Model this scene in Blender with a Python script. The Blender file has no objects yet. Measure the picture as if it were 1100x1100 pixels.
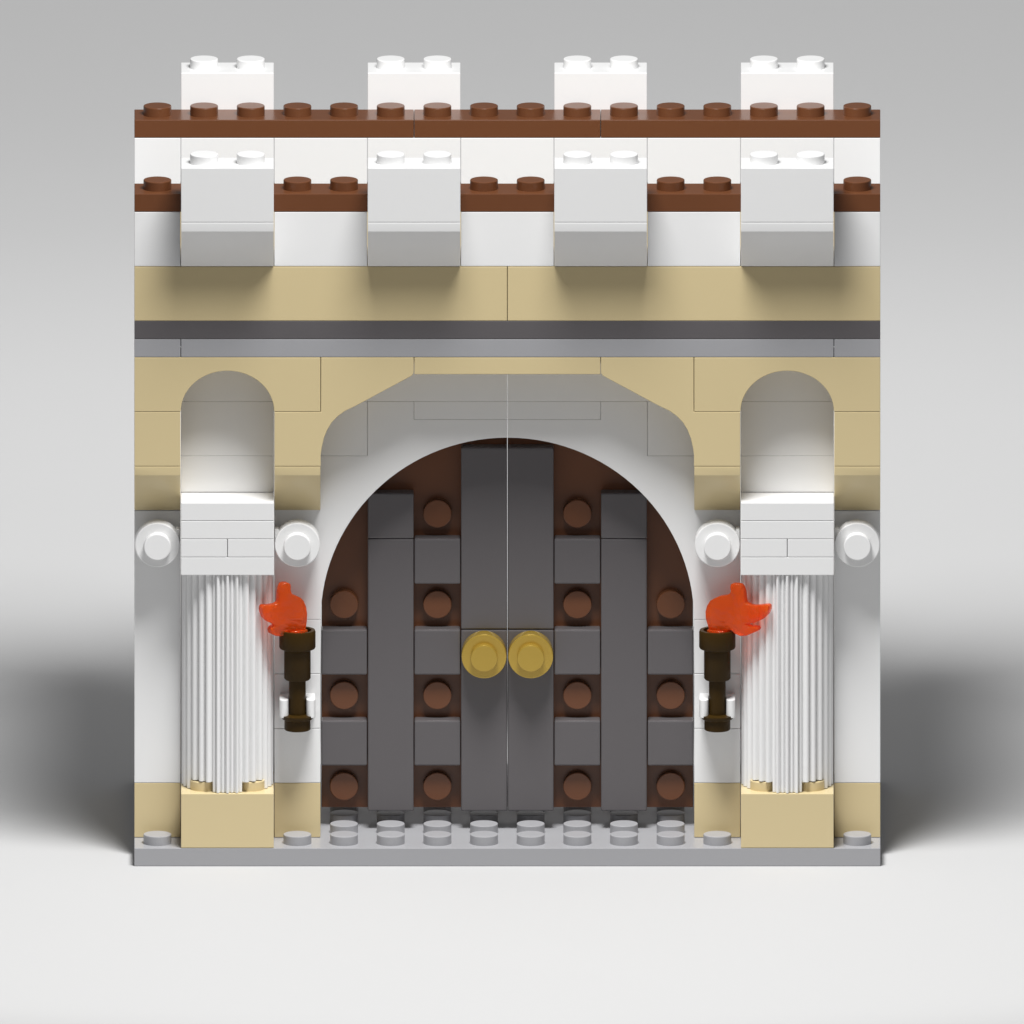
import bpy, bmesh, math, random
from mathutils import Vector, Matrix

random.seed(4)
S = 0.008          # one stud pitch in metres; heights are counted in plates of 0.4 stud
P = 0.4
GAP = 0.006        # hairline left between neighbouring toy bricks (studs)
BEV = 0.013        # moulded edge radius (studs)
sc = bpy.context.scene
col = sc.collection

# ------------------------------------------------------------------ materials
def plastic(name, rgb, rough=0.28, spec=0.5, metallic=0.0, var=0.03):
    m = bpy.data.materials.new(name); m.use_nodes = True
    nt = m.node_tree; b = nt.nodes['Principled BSDF']
    b.inputs['Metallic'].default_value = metallic
    b.inputs['Specular IOR Level'].default_value = spec
    tc = nt.nodes.new('ShaderNodeTexCoord')
    n1 = nt.nodes.new('ShaderNodeTexNoise'); n1.inputs['Scale'].default_value = 240; n1.inputs['Detail'].default_value = 3
    nt.links.new(tc.outputs['Object'], n1.inputs['Vector'])
    mr = nt.nodes.new('ShaderNodeMapRange')
    mr.inputs['To Min'].default_value = rough - 0.05; mr.inputs['To Max'].default_value = rough + 0.06
    nt.links.new(n1.outputs['Fac'], mr.inputs['Value']); nt.links.new(mr.outputs['Result'], b.inputs['Roughness'])
    # each moulded piece is a hair different in tint
    oi = nt.nodes.new('ShaderNodeObjectInfo')
    mv = nt.nodes.new('ShaderNodeMapRange')
    mv.inputs['To Min'].default_value = 1 - var; mv.inputs['To Max'].default_value = 1.0
    nt.links.new(oi.outputs['Random'], mv.inputs['Value'])
    hs = nt.nodes.new('ShaderNodeHueSaturation'); hs.inputs['Color'].default_value = (*rgb, 1)
    nt.links.new(mv.outputs['Result'], hs.inputs['Value'])
    nt.links.new(hs.outputs['Color'], b.inputs['Base Color'])
    return m

WHITE = plastic('white_plastic', (0.80, 0.80, 0.80), 0.30, 0.4, var=0.015)
TAN = plastic('tan_plastic', (0.640, 0.525, 0.300), 0.30, 0.4)
GREY = plastic('light_grey_plastic', (0.345, 0.345, 0.36), 0.30, 0.4)
DARK = plastic('dark_grey_plastic', (0.111, 0.103, 0.107), 0.30, 0.4)
BROWN = plastic('brown_plastic', (0.138, 0.050, 0.020), 0.30, 0.4)
UMBER = plastic('dark_brown_plastic', (0.036, 0.019, 0.003), 0.4, 0.12)
GOLD = plastic('gold_plastic', (0.47, 0.315, 0.052), 0.19, 0.7, metallic=0.45)

def flame_material():
    m = bpy.data.materials.new('clear_orange_plastic'); m.use_nodes = True
    nt = m.node_tree; b = nt.nodes['Principled BSDF']; out = nt.nodes['Material Output']
    tc = nt.nodes.new('ShaderNodeTexCoord'); n = nt.nodes.new('ShaderNodeTexNoise')
    n.inputs['Scale'].default_value = 700; n.inputs['Detail'].default_value = 3
    nt.links.new(tc.outputs['Object'], n.inputs['Vector'])
    b.inputs['Base Color'].default_value = (1.0, 0.17, 0.022, 1)
    b.inputs['Roughness'].default_value = 0.06; b.inputs['IOR'].default_value = 1.45
    b.inputs['Transmission Weight'].default_value = 0.62
    bp = nt.nodes.new('ShaderNodeBump'); bp.inputs['Strength'].default_value = 0.5; bp.inputs['Distance'].default_value = 0.0008
    nt.links.new(n.outputs['Fac'], bp.inputs['Height']); nt.links.new(bp.outputs['Normal'], b.inputs['Normal'])
    tr = nt.nodes.new('ShaderNodeBsdfTransparent'); tr.inputs['Color'].default_value = (1.0, 0.31, 0.085, 1)
    mx = nt.nodes.new('ShaderNodeMixShader'); mx.inputs['Fac'].default_value = 0.38
    nt.links.new(b.outputs['BSDF'], mx.inputs[1]); nt.links.new(tr.outputs['BSDF'], mx.inputs[2])
    nt.links.new(mx.outputs['Shader'], out.inputs['Surface'])
    return m
FLAME = flame_material()

def floor_material():
    m = bpy.data.materials.new('studio_sheet'); m.use_nodes = True
    nt = m.node_tree; b = nt.nodes['Principled BSDF']
    b.inputs['Base Color'].default_value = (0.476, 0.476, 0.478, 1)
    b.inputs['Roughness'].default_value = 0.75; b.inputs['Specular IOR Level'].default_value = 0.12
    tc = nt.nodes.new('ShaderNodeTexCoord'); n = nt.nodes.new('ShaderNodeTexNoise')
    n.inputs['Scale'].default_value = 30; n.inputs['Detail'].default_value = 5
    nt.links.new(tc.outputs['Object'], n.inputs['Vector'])
    r = nt.nodes.new('ShaderNodeMapRange'); r.inputs['To Min'].default_value = 0.7; r.inputs['To Max'].default_value = 0.85
    nt.links.new(n.outputs['Fac'], r.inputs['Value']); nt.links.new(r.outputs['Result'], b.inputs['Roughness'])
    return m
SHEET = floor_material()

# ------------------------------------------------------------------ mesh helpers (x in studs from the left, d in studs back from the front edge, z in plates)
def W(x, d, z):
    return Vector(((x - 8) * S, d * S, z * P * S))

class MB:
    def __init__(self):
        self.bm = bmesh.new()
    def _bevel(self, geom_edges, w, seg=2):
        ed = [e for e in geom_edges if len(e.link_faces) == 2 and e.calc_face_angle(0) > math.radians(32)]
        if ed and w > 0:
            bmesh.ops.bevel(self.bm, geom=ed, offset=w * S, segments=seg, affect='EDGES', profile=0.5, clamp_overlap=True)
    def prism(self, poly, axis, lo, hi, bev=BEV, seg=2):
        bm = self.bm
        if axis == 'd':
            f = lambda p, t: W(p[0], t, p[1])
        elif axis == 'x':
            f = lambda p, t: W(t, p[0], p[1])
        else:
            f = lambda p, t: W(p[0], p[1], t)
        a = [bm.verts.new(f(p, lo)) for p in poly]
        b = [bm.verts.new(f(p, hi)) for p in poly]
        n = len(poly); fs = [bm.faces.new(a), bm.faces.new(list(reversed(b)))]
        for i in range(n):
            j = (i + 1) % n
            fs.append(bm.faces.new((a[j], a[i], b[i], b[j])))
        bmesh.ops.recalc_face_normals(bm, faces=fs)
        self._bevel({e for q in fs for e in q.edges}, bev, seg)
        return self
    def box(self, x0, x1, d0, d1, z0, z1, g=GAP, bev=BEV):
        gz = g / P
        return self.prism([(x0 + g, z0 + gz * .6), (x1 - g, z0 + gz * .6), (x1 - g, z1 - gz * .6), (x0 + g, z1 - gz * .6)], 'd', d0 + g * .4, d1 - g * .4, bev)
    def lathe(self, prof, c, axis='z', n=40):
        """prof: (radius in studs, height along the axis); closed where radius is 0"""
        bm = self.bm; rings = []
        for r, h in prof:
            if r == 0:
                p = W(c[0], c[1], h) if axis == 'z' else W(c[0], h, c[1])
                rings.append([bm.verts.new(p)])
                continue
            ring = []
            for i in range(n):
                t = 2 * math.pi * i / n
                if axis == 'z':
                    ring.append(bm.verts.new(W(c[0] + r * math.cos(t), c[1] + r * math.sin(t), h)))
                else:
                    ring.append(bm.verts.new(W(c[0] + r * math.cos(t), h, c[1] + r * math.sin(t) / P)))
            rings.append(ring)
        fs = []
        for a, b in zip(rings, rings[1:]):
            for i in range(n):
                j = (i + 1) % n
                if len(a) == 1:
                    fs.append(bm.faces.new((a[0], b[i], b[j])))
                elif len(b) == 1:
                    fs.append(bm.faces.new((a[i], a[j], b[0])))
                else:
                    fs.append(bm.faces.new((a[i], a[j], b[j], b[i])))
        bmesh.ops.recalc_face_normals(bm, faces=fs)
        return self
    def stud(self, x, d, z, r=0.3):
        b = 0.018
        return self.lathe([(r, z - 0.02), (r, z + 0.5 - b / P), (r - b * .3, z + .5 - b * .3 / P), (r - b, z + 0.5), (0, z + 0.5)], (x, d), 'z', 36)
    def front_stud(self, x, d, z, r=0.3):
        b = 0.018
        return self.lathe([(r, d + 0.01), (r, d - 0.2 + b), (r - b * .3, d - .2 + b * .3), (r - b, d - 0.2), (0, d - 0.2)], (x, z), 'd', 36)
    def build(self, name, mat, parent=None, base=False, angle=16):
        bm = self.bm
        co = [v.co for v in bm.verts]
        lo = Vector([min(c[i] for c in co) for i in range(3)]); hi = Vector([max(c[i] for c in co) for i in range(3)])
        c = (lo + hi) / 2; c.z = lo.z
        for v in bm.verts:
            v.co = v.co - c
        me = bpy.data.meshes.new(name); bm.to_mesh(me); bm.free()
        for p in me.polygons:
            p.use_smooth = True
        me.set_sharp_from_angle(angle=math.radians(angle))
        me.materials.append(mat)
        o = bpy.data.objects.new(name, me); col.objects.link(o)
        if parent is not None:
            o.parent = parent; o.location = c - world(parent)
        else:
            o.location = c
        return o

def world(o):
    p = Vector(o.location); q = o.parent
    while q:
        p += Vector(q.location); q = q.parent
    return p

def thing(name, label, cat, loc, group=None):
    o = bpy.data.objects.new(name, None); col.objects.link(o)
    o.empty_display_size = 0.01
    o.location = loc; o['label'] = label; o['category'] = cat
    if group: o['group'] = group
    return o

def brick(name, mat, parent, x0, x1, d0, d1, z0, z1, studs=(), label=None, g=GAP, bev=BEV):
    m = MB().box(x0, x1, d0, d1, z0, z1, g, bev)
    for sx, sd in studs:
        m.stud(sx, sd, z1)
    o = m.build(name, mat, parent)
    if label: o['label'] = label
    return o

# ------------------------------------------------------------------ the setting: one seamless studio sheet
fl = bmesh.new()
prof = [(-120, 0)] + [(60, 0)] 
R0 = 260.0
for k in range(1, 33):
    t = math.radians(70) * k / 32
    prof.append((60 + R0 * math.sin(t), R0 * (1 - math.cos(t))))
rows = []
for d, h in prof:
    rows.append([fl.verts.new((x * S, d * S, h * S)) for x in (-260, -60, 60, 260)])
for a, b in zip(rows, rows[1:]):
    for i in range(3):
        fl.faces.new((a[i], a[i + 1], b[i + 1], b[i]))
me = bpy.data.meshes.new('floor'); fl.to_mesh(me); fl.free()
for p in me.polygons: p.use_smooth = True
me.materials.append(SHEET)
floor = bpy.data.objects.new('floor', me); col.objects.link(floor)
floor['kind'] = 'structure'; floor['label'] = 'smooth pale grey studio floor sheet under the toy gatehouse'; floor['category'] = 'floor'

# ------------------------------------------------------------------ the toy castle gatehouse
gate = thing('castle_gatehouse', 'white and tan toy brick castle gatehouse with brown trim and closed double doors', 'toy castle', W(8, 4, 0))

# grey base plate with its studs
m = MB().box(0, 16, 0, 8, 0, 1, g=0.004)
for x in (0.5, 3.5, 12.5, 15.5):
    m.stud(x, 0.5, 1)
for x in range(4, 12):
    for d in (0.5, 1.5, 2.5, 3.5, 4.5, 5.5, 6.5, 7.5):
        m.stud(x + .5, d, 1)
m.build('base_plate', GREY, gate)

# lower front wall (front plane one stud behind the pillars)
for x0 in (0, 3, 12, 15):
    brick('wall_brick', TAN, gate, x0, x0 + 1, 1, 2, 1, 4)
for x0 in (0, 15):
    brick('wall_panel', WHITE, gate, x0, x0 + 1, 1, 2, 4, 19)
for x0 in (3, 12):
    for z in (4, 7, 10):
        brick('wall_brick', WHITE, gate, x0, x0 + 1, 1, 2 if z < 7 else 1.7, z, z + 3)
for x0 in (1, 13):
    brick('wall_panel', WHITE, gate, x0, x0 + 2, 2.05, 3, 4, 20)
    brick('wall_brick', TAN, gate, x0, x0 + 2, 2.05, 3, 1, 4)
    brick('wall_plate', WHITE, gate, x0, x0 + 2, 1, 2, 20, 22, g=.003, bev=.008)
    brick('wall_brick', WHITE, gate, x0, x0 + 2, 1, 2, 22, 25, g=.003, bev=.008)
    brick('wall_brick', WHITE, gate, x0, x0 + 2, 1, 2, 25, 28, g=.003, bev=.008)
for x0 in (0, 15):
    brick('wall_brick', WHITE, gate, x0, x0 + 1, 1, 2, 19, 22)
    brick('wall_brick', WHITE, gate, x0, x0 + 1, 1, 2, 22, 25)
    brick('wall_brick', WHITE, gate, x0, x0 + 1, 1, 2, 25, 28)

# white arch round the doorway: two mirrored quarter pieces, with the infill bricks above
def mir(poly, s):
    return poly if s < 0 else [(16 - x, z) for x, z in poly]
def white_arch(s, d0, d1):
    g = 0.003; gz = g / P * .6
    arc = [(8 - 4 * math.sin(math.radians(a)) - (g if a < 2 else 0), 13 + 10 * math.cos(math.radians(a))) for a in range(0, 91, 3)]
    arc[0] = (8 - .006, 13 + 10); arc[-1] = (4, 13 + gz)
    poly = [(3 + g, 13 + gz), (3 + g, 22 - gz), (5 + g, 22 - gz), (5 + g, 25 - gz), (6 - g, 25 - gz), (6 - g, 24 - gz), (8 - .006, 24 - gz)] + arc
    MB().prism(mir(poly, s), 'd', d0, d1, 0.008).build('door_arch', WHITE, gate)
    bx = lambda x0, x1: (x0, x1) if s < 0 else (16 - x1, 16 - x0)
    brick('wall_brick', WHITE, gate, *bx(3, 5), d0, d1, 22, 25, g=.003, bev=.008)
    brick('wall_plate', WHITE, gate, *bx(6, 8), d0, d1, 24, 25, g=.003, bev=.008)
    brick('wall_brick', WHITE, gate, *bx(3, 4), d0, d1, 25, 28, g=.003, bev=.008)
    brick('wall_brick', WHITE, gate, *bx(4, 8), d0, d1, 25, 28, g=.003, bev=.008)
for s in (-1, 1):
    white_arch(s, 1, 1.7)

# tan upper front, flush with the pillars
def tan_upper(s):
    g = GAP; gz = g / P * .6
    bx = lambda x0, x1: (x0, x1) if s < 0 else (16 - x1, 16 - x0)
    # small round-headed arch over the column
    arc = [(2 - 1.0 * math.cos(math.radians(a)), 25 + 2.25 * math.sin(math.radians(a))) for a in range(0, 181, 5)]
    poly = [(0 + g, 25 + gz), *[(x, max(z, 25 + gz)) for x, z in arc], (4 - g, 25 + gz), (4 - g, 28 - gz), (0 + g, 28 - gz)]
    MB().prism(mir(poly, s), 'd', 0, 1 - .004).build('niche_arch', TAN, gate)
    brick('wall_brick', TAN, gate, *bx(0, 1), 0, 1, 22, 25)
    # raking arch piece beside the doorway
    curve = [(4.0, 22.25), (4.0, 22.6), (4.02, 23.0), (4.07, 23.55), (4.14, 24.0), (4.24, 24.42), (4.37, 24.76), (4.52, 25.04), (4.75, 25.32), (5.1, 25.80), (5.4, 26.22), (5.68, 26.6), (5.88, 26.88), (5.96, 27.0), (5.99, 27.12), (6 - g, 27.3)]
    poly = [(3 + g, 22 + gz), (4.0, 22 + gz)] + curve + [(6 - g, 28 - gz), (4 + g, 28 - gz), (4 + g, 25 - gz), (3 + g, 25 - gz)]
    MB().prism(mir(poly, s), 'd', 0, 1 - .004).build('raking_arch', TAN, gate)
    for x0 in (0, 3):
        xa, xb = bx(x0, x0 + 1)
        MB().prism([(0.003, 21.5), (0.003, 22 - gz), (.997, 22 - gz), (.997, 19 + gz)], 'x', xa + g, xb - g).build('corbel', TAN, gate)
for s in (-1, 1):
    tan_upper(s)
brick('lintel_plate', TAN, gate, 6, 10, 0, 1, 27.05, 28)

# grey bands and upper courses, with added unseen backing that blocks light leaks
brick('leak_backing_plate', GREY, gate, 0, 16, 1, 2, 28, 29)
brick('leak_backing', TAN, gate, 0, 16, 1, 2, 30, 33)
for a, b in ((3, 7.99), (8.01, 13)):
    brick('leak_backing', WHITE, gate, a, b, 1.71, 2.2, 24, 28)  # added behind the white courses to keep light out of their joints
for a in (4.3, 10.3):
    brick('leak_backing', WHITE, gate, a, a + 1.4, 1.71, 2.1, 21, 24)  # unseen filler added behind the arch joint against a light leak
for a, b in ((0, 1), (1, 15), (15, 16)):
    brick('band_plate', GREY, gate, a, b, 0, 1, 28, 29, label='light grey band plate above the tan arches')
brick('band_plate', DARK, gate, 0, 16, 0, 2, 29, 30, label='dark grey band plate above the light grey one')
for a, b in ((0, 8), (8, 16)):
    brick('wall_brick', TAN, gate, a, b, 0, 1, 30, 33)
for a, b in ((0, 1), (3, 5), (7, 9), (11, 13), (15, 16)):
    brick('parapet_brick', WHITE, gate, a, b, 0, 1, 33, 36)
for a, b in ((0, 6), (6, 10), (10, 16)):
    st = [(x + .5, .5) for x in range(a, b)]
    brick('parapet_plate', BROWN, gate, a, b, 0, 1, 36, 37, st)
    brick('parapet_plate', BROWN, gate, a, b, 7, 8, 36, 37, [(x + .5, 7.5) for x in range(a, b)])

def merlon(x0, front):
    sgn = -1 if front else 1
    e = 0 if front else 8                      # the wall face it overhangs
    f = lambda d: e + sgn * d
    d0, d1 = sorted((f(0), f(1)))
    m = MB().box(x0, x0 + 2, d0, d1, 36, 39)
    for k in (.5, 1.5):
        m.stud(x0 + k, (d0 + d1) / 2, 39)
    o = m.build('merlon', WHITE, gate)
    gz = GAP / P * .6
    MB().prism([(f(1), 35.5), (f(1), 36 - gz), (f(-1), 36 - gz), (f(-1), 33 + gz), (f(0), 33 + gz)], 'x', x0 + GAP, x0 + 2 - GAP).build('corbel', WHITE, o)
for x0 in (1, 5, 9, 13):
    merlon(x0, True)
    merlon(x0, False)

# rear parapet
for a, b in ((0, 1), (3, 5), (7, 9), (11, 13), (15, 16)):
    brick('parapet_brick', WHITE, gate, a, b, 7, 8, 33, 36)
# side walls and rear wall
for x0 in (0, 15):
    brick('side_wall', TAN, gate, x0, x0 + 1, 2, 7, 1, 4)
    brick('side_wall', WHITE, gate, x0, x0 + 1, 2, 7, 4, 28)
    brick('side_wall', DARK, gate, x0, x0 + 1, 2, 7, 28, 30)
    brick('side_wall', TAN, gate, x0, x0 + 1, 2, 7, 30, 32)
    brick('bounce_cap', DARK, gate, x0, x0 + 1, 2, 7, 32, 33)  # unseen dark cap added to cut light bouncing onto the rear parapet
brick('wall_plate', DARK, gate, 0, 16, 7, 8, 28, 30)
brick('wall_brick', TAN, gate, 0, 16, 7, 8, 30, 33)
for x0, x1 in ((0, 3), (13, 16)):
    brick('rear_wall', WHITE, gate, x0, x1, 7, 8, 1, 28)
for x0 in (3, 12):
    brick('rear_wall', WHITE, gate, x0, x0 + 1, 7, 8, 1, 13)
for s in (-1, 1):
    white_arch(s, 7, 8)

# ------------------------------------------------------------------ columns
RIBS = [(0, 2.5, 1.0), (6.1, 2.2, .55), (12.4, 2.7, 1.0), (18.4, 2.2, .4), (26.0, 4.3, .95), (36.5, 4.4, .95), (48, 4.6, .95), (60, 4.8, .95), (72, 4.8, .95), (84, 4.4, .92)]
def rib_radius(deg):
    a = abs((deg + 180) % 360 - 180)            # 0 = facing front
    a = a if a <= 90 else 180 - a
    best = 0
    for c, w, h in RIBS:
        for cc in (c, -c, 180 - c):
            u = abs(a - cc) / w
            if u < 1:
                best = max(best, h * math.sqrt(1 - u * u))
    return 0.885 + 0.113 * best
def column(x0):
    bm = MB(); b = bm.bm; cx, cd = x0 + 1, 1.0
    N = 480; lo = []; hi = []
    for i in range(N):
        deg = 360 * i / N; t = math.radians(deg)
        r = rib_radius(deg)
        x = cx + r * math.sin(t); d = cd - r * math.cos(t)
        q = abs((deg + 180) % 360 - 180); q = q if q <= 90 else 180 - q
        zb = 4.56 if 20.5 < q < 56 else 4.02
        lo.append(b.verts.new(W(x, d, zb))); hi.append(b.verts.new(W(x, d, 15.98)))
    for i in range(N):
        j = (i + 1) % N
        b.faces.new((lo[j], lo[i], hi[i], hi[j]))
    b.faces.new(hi); b.faces.new(list(reversed(lo)))
    bmesh.ops.recalc_face_normals(b, faces=b.faces[:])
    sh = bm.build('column', WHITE, gate, angle=50)
    pm = MB().box(x0, x0 + 2, 0, 2, 1, 4)
    for k in (.5, 1.5):
        for q in (.5, 1.5):
            pm.stud(x0 + k, q, 4)
    pm.build('plinth', TAN, sh)
    for xa, xb, z in ((0, 2, 16), (0, 1, 17), (1, 2, 17), (0, 2, 18), (0, 2, 19)):
        MB().box(x0 + xa, x0 + xb, 0, 2 if z < 19 else 1, z, z + 1).build('capital_plate', WHITE, sh)
    for vx in (x0 - .5, x0 + 2.5):
        v = MB(); zc = 17.43; fd = 0.40; R = .484; e = .02
        v.lathe([(0, fd + .4), (R - e, fd + .4), (R, fd + .4 - e), (R, fd + e), (R - e * .3, fd + e * .3), (R - e, fd), (0, fd)], (vx, zc), 'd', 64)
        v.front_stud(vx, fd, zc, .29)
        v.lathe([(.28, fd + .4 - .01), (.28, 1.0), (0, 1.0)], (vx, zc), 'd', 24)
        v.build('volute', WHITE, sh)
    for nx in (x0 - .10, x0 + 2.02):
        MB().box(nx, nx + .08, .55, .85, 17.6, 18.2, g=0.0, bev=.01).build('pin', WHITE, sh)
for x0 in (1, 13):
    column(x0)

# ------------------------------------------------------------------ doors
DA, ZB = 1.75, 2.0           # front plane of the tiles, bottom of the leaves
def door(s):
    X = lambda x: x if s < 0 else 16 - x        # mirrored about the middle
    def row(r): return ZB + 2.5 * r
    m = MB()
    a, b = sorted((X(4 + .02), X(8 - .005)))
    m.box(a, b, DA + .4, DA + .8, ZB, row(8.5), g=0.0)
    for x, rs in ((4.5, (0, 2, 4)), (6.5, (0, 2, 4, 6))):
        for r in rs:
            m.front_stud(X(x), DA + .4, row(r + .5), .305)
    leaf = m.build('door', BROWN, gate)
    tiles = [(4, 1, 2), (4, 3, 4), (5, 0, 6), (5, 6, 7), (6, 1, 2), (6, 3, 4), (6, 5, 6), (7, 0, 4), (7, 4, 8)]
    for x, r0, r1 in tiles:
        a, b = sorted((X(x), X(x + 1)))
        MB().box(a, b, DA, DA + .4, row(r0), row(r1), g=0.008, bev=.032).build('tile', DARK, leaf)
    h = MB(); R = .484; e = .022; fd = DA - .4; zc = row(3.5); hx = X(7.5)
    h.lathe([(0, DA), (R - e, DA), (R, DA - e), (R, fd + e), (R - e * .3, fd + e * .3), (R - e, fd), (0, fd)], (hx, zc), 'd', 64)
    h.front_stud(hx, fd, zc, .29)
    h.build('handle', GOLD, leaf)
for s in (-1, 1):
    door(s)

# ------------------------------------------------------------------ torches and the clips that hold them
for x in (3.5, 12.5):
    c = MB()
    c.box(x - .38, x + .38, .78, 1.0, 7.95, 8.95, g=0, bev=.02)
    for sg in (-1, 1):
        pts = [(x + sg * .19, .80), (x + sg * .385, .80), (x + sg * .385, .44)] + [(x + sg * (.2875 + .0975 * math.cos(math.radians(a))), .44 - .12 * math.sin(math.radians(a))) for a in range(12, 180, 12)] + [(x + sg * .19, .44)]
        c.prism(pts, 'z', 7.95, 8.95, .015)
    c.build('torch_clip', WHITE, gate)

F_LEFT = [(575,850),(765,850),(780,790),(795,700),(800,600),(785,510),(750,430),(700,380),(630,345),(580,320),(565,270),(565,200),(540,175),(490,170),(445,180),(420,230),(405,300),(405,370),(400,420),(350,440),(270,445),(180,435),(155,470),(160,530),(190,600),(240,655),(310,690),(350,715),(300,735),(275,770),(290,820),(350,850),(440,865),(500,850),(540,810),(560,835)]
F_RIGHT = [(215,850),(430,850),(460,810),(480,775),(520,790),(560,825),(640,850),(720,840),(800,800),(870,765),(885,735),(860,710),(820,710),(770,720),(735,702),(700,690),(780,670),(850,650),(930,610),(1000,540),(1035,470),(1035,420),(1010,405),(940,415),(850,435),(770,435),(700,415),(690,350),(680,270),(660,215),(630,180),(570,175),(510,180),(500,230),(510,280),(490,310),(440,340),(350,360),(280,390),(220,430),(175,500),(155,580),(160,670),(190,760)]
def flame_outline(pts, cx0):
    # measured outline of the moulded flame, in studs across and plates up
    return [((cx0 + px / 12.22 - 144.2) / 50.12, (925.0 - (610 + py / 12.22)) / 19.53) for px, py in pts]
def torch(x, pts, ox, turn, label):
    t = thing('torch', label, 'torch', W(x, .5, 7.2), 'torches clipped beside the doors')
    h = MB()
    h.lathe([(0, 7.23), (.265, 7.23), (.28, 7.27), (.28, 7.78), (.325, 7.84), (.345, 7.9), (.345, 8.05), (.18, 8.10), (.18, 10.02)], (x, .5), 'z', 40)
    h.build('handle', UMBER, t, angle=40)
    c = MB()
    c.lathe([(.18, 10.0), (.26, 10.0), (.285, 10.08), (.285, 11.62), (.375, 11.72), (.39, 11.8), (.39, 12.62), (.375, 12.72), (.30, 12.72), (.29, 12.3), (0, 12.2)], (x, .5), 'z', 48)
    c.build('cup', UMBER, t, angle=40)
    poly = flame_outline(pts, ox)
    ct = math.cos(math.radians(turn))
    mn = min(p[0] for p in poly); mx = max(p[0] for p in poly); mid = (mn + mx) / 2
    k = (mx - mn - .20 * abs(math.sin(math.radians(turn)))) / (mx - mn) / ct
    poly = [(x + (mid - x) / ct + (px - mid) * k, z) for px, z in poly]
    f = MB(); f.prism(poly, 'd', .5 - .10, .5 + .10, .016, 2)
    f.prism([(x - .2, 12.25), (x + .2, 12.25), (x + .2, 12.75), (x - .2, 12.75)], 'd', .38, .62, .03)
    R = Matrix.Translation(W(x, .5, 0)) @ Matrix.Rotation(math.radians(turn), 4, 'Z') @ Matrix.Translation(-W(x, .5, 0))
    bmesh.ops.transform(f.bm, matrix=R, verts=f.bm.verts)
    f.build('flame', FLAME, t, angle=60)
torch(3.5, F_LEFT, 265, 25, 'dark brown torch left of the doors, its orange flame pointing left')
torch(12.5, F_RIGHT, 745, -25, 'dark brown torch right of the doors, its orange flame pointing right')

# ------------------------------------------------------------------ camera, light, world
Q = math.radians(13.1)
cam = bpy.data.cameras.new('camera'); co = bpy.data.objects.new('camera', cam); col.objects.link(co)
cam.type = 'ORTHO'; cam.ortho_scale = 1100 / 50.12 * S
tgt = W(8 + 5 / 50.12, 0, (930.7 - 550) / 19.53)
dist = 70 * S
co.location = tgt + Vector((0, -math.cos(Q), math.sin(Q))) * dist
co.rotation_euler = (math.radians(90) - Q, 0, 0)
cam.clip_start = 0.01; cam.clip_end = 20
sc.camera = co

L = bpy.data.lights.new('studio_lamp', 'SPOT'); L.shadow_soft_size = 6.3 * S
L.spot_size = math.radians(97); L.spot_blend = 0.13
L.energy = 1.0; L.use_nodes = True
nt = L.node_tree; em = nt.nodes['Emission']
lf = nt.nodes.new('ShaderNodeLightFalloff'); lf.inputs['Strength'].default_value = 62.5
nt.links.new(lf.outputs['Constant'], em.inputs['Strength'])
em.inputs['Color'].default_value = (1, 0.998, 0.99, 1)
lo = bpy.data.objects.new('studio_lamp', L); col.objects.link(lo)
lo.location = W(8, -11.5, 39 / P)
lo.rotation_euler = (math.radians(33), 0, 0)
B = bpy.data.lights.new('backdrop_fill', 'AREA'); B.shape = 'RECTANGLE'; B.size = 50 * S; B.size_y = 14 * S  # added fill light that brightens the far floor, no known source
B.energy = 0.195; B.spread = math.radians(130)
bo = bpy.data.objects.new('backdrop_fill', B); col.objects.link(bo)
bo.location = W(8, 46, 34 / P)

w = bpy.data.worlds.new('World'); sc.world = w; w.use_nodes = True
w.node_tree.nodes['Background'].inputs['Color'].default_value = (0.985, 0.99, 1, 1)
w.node_tree.nodes['Background'].inputs['Strength'].default_value = 0.222
sc.view_settings.view_transform = 'Standard'; sc.view_settings.look = 'None'
sc.view_settings.exposure = 0; sc.view_settings.gamma = 1; sc.view_settings.use_curve_mapping = False
sc.cycles.max_bounces = 10; sc.cycles.diffuse_bounces = 5
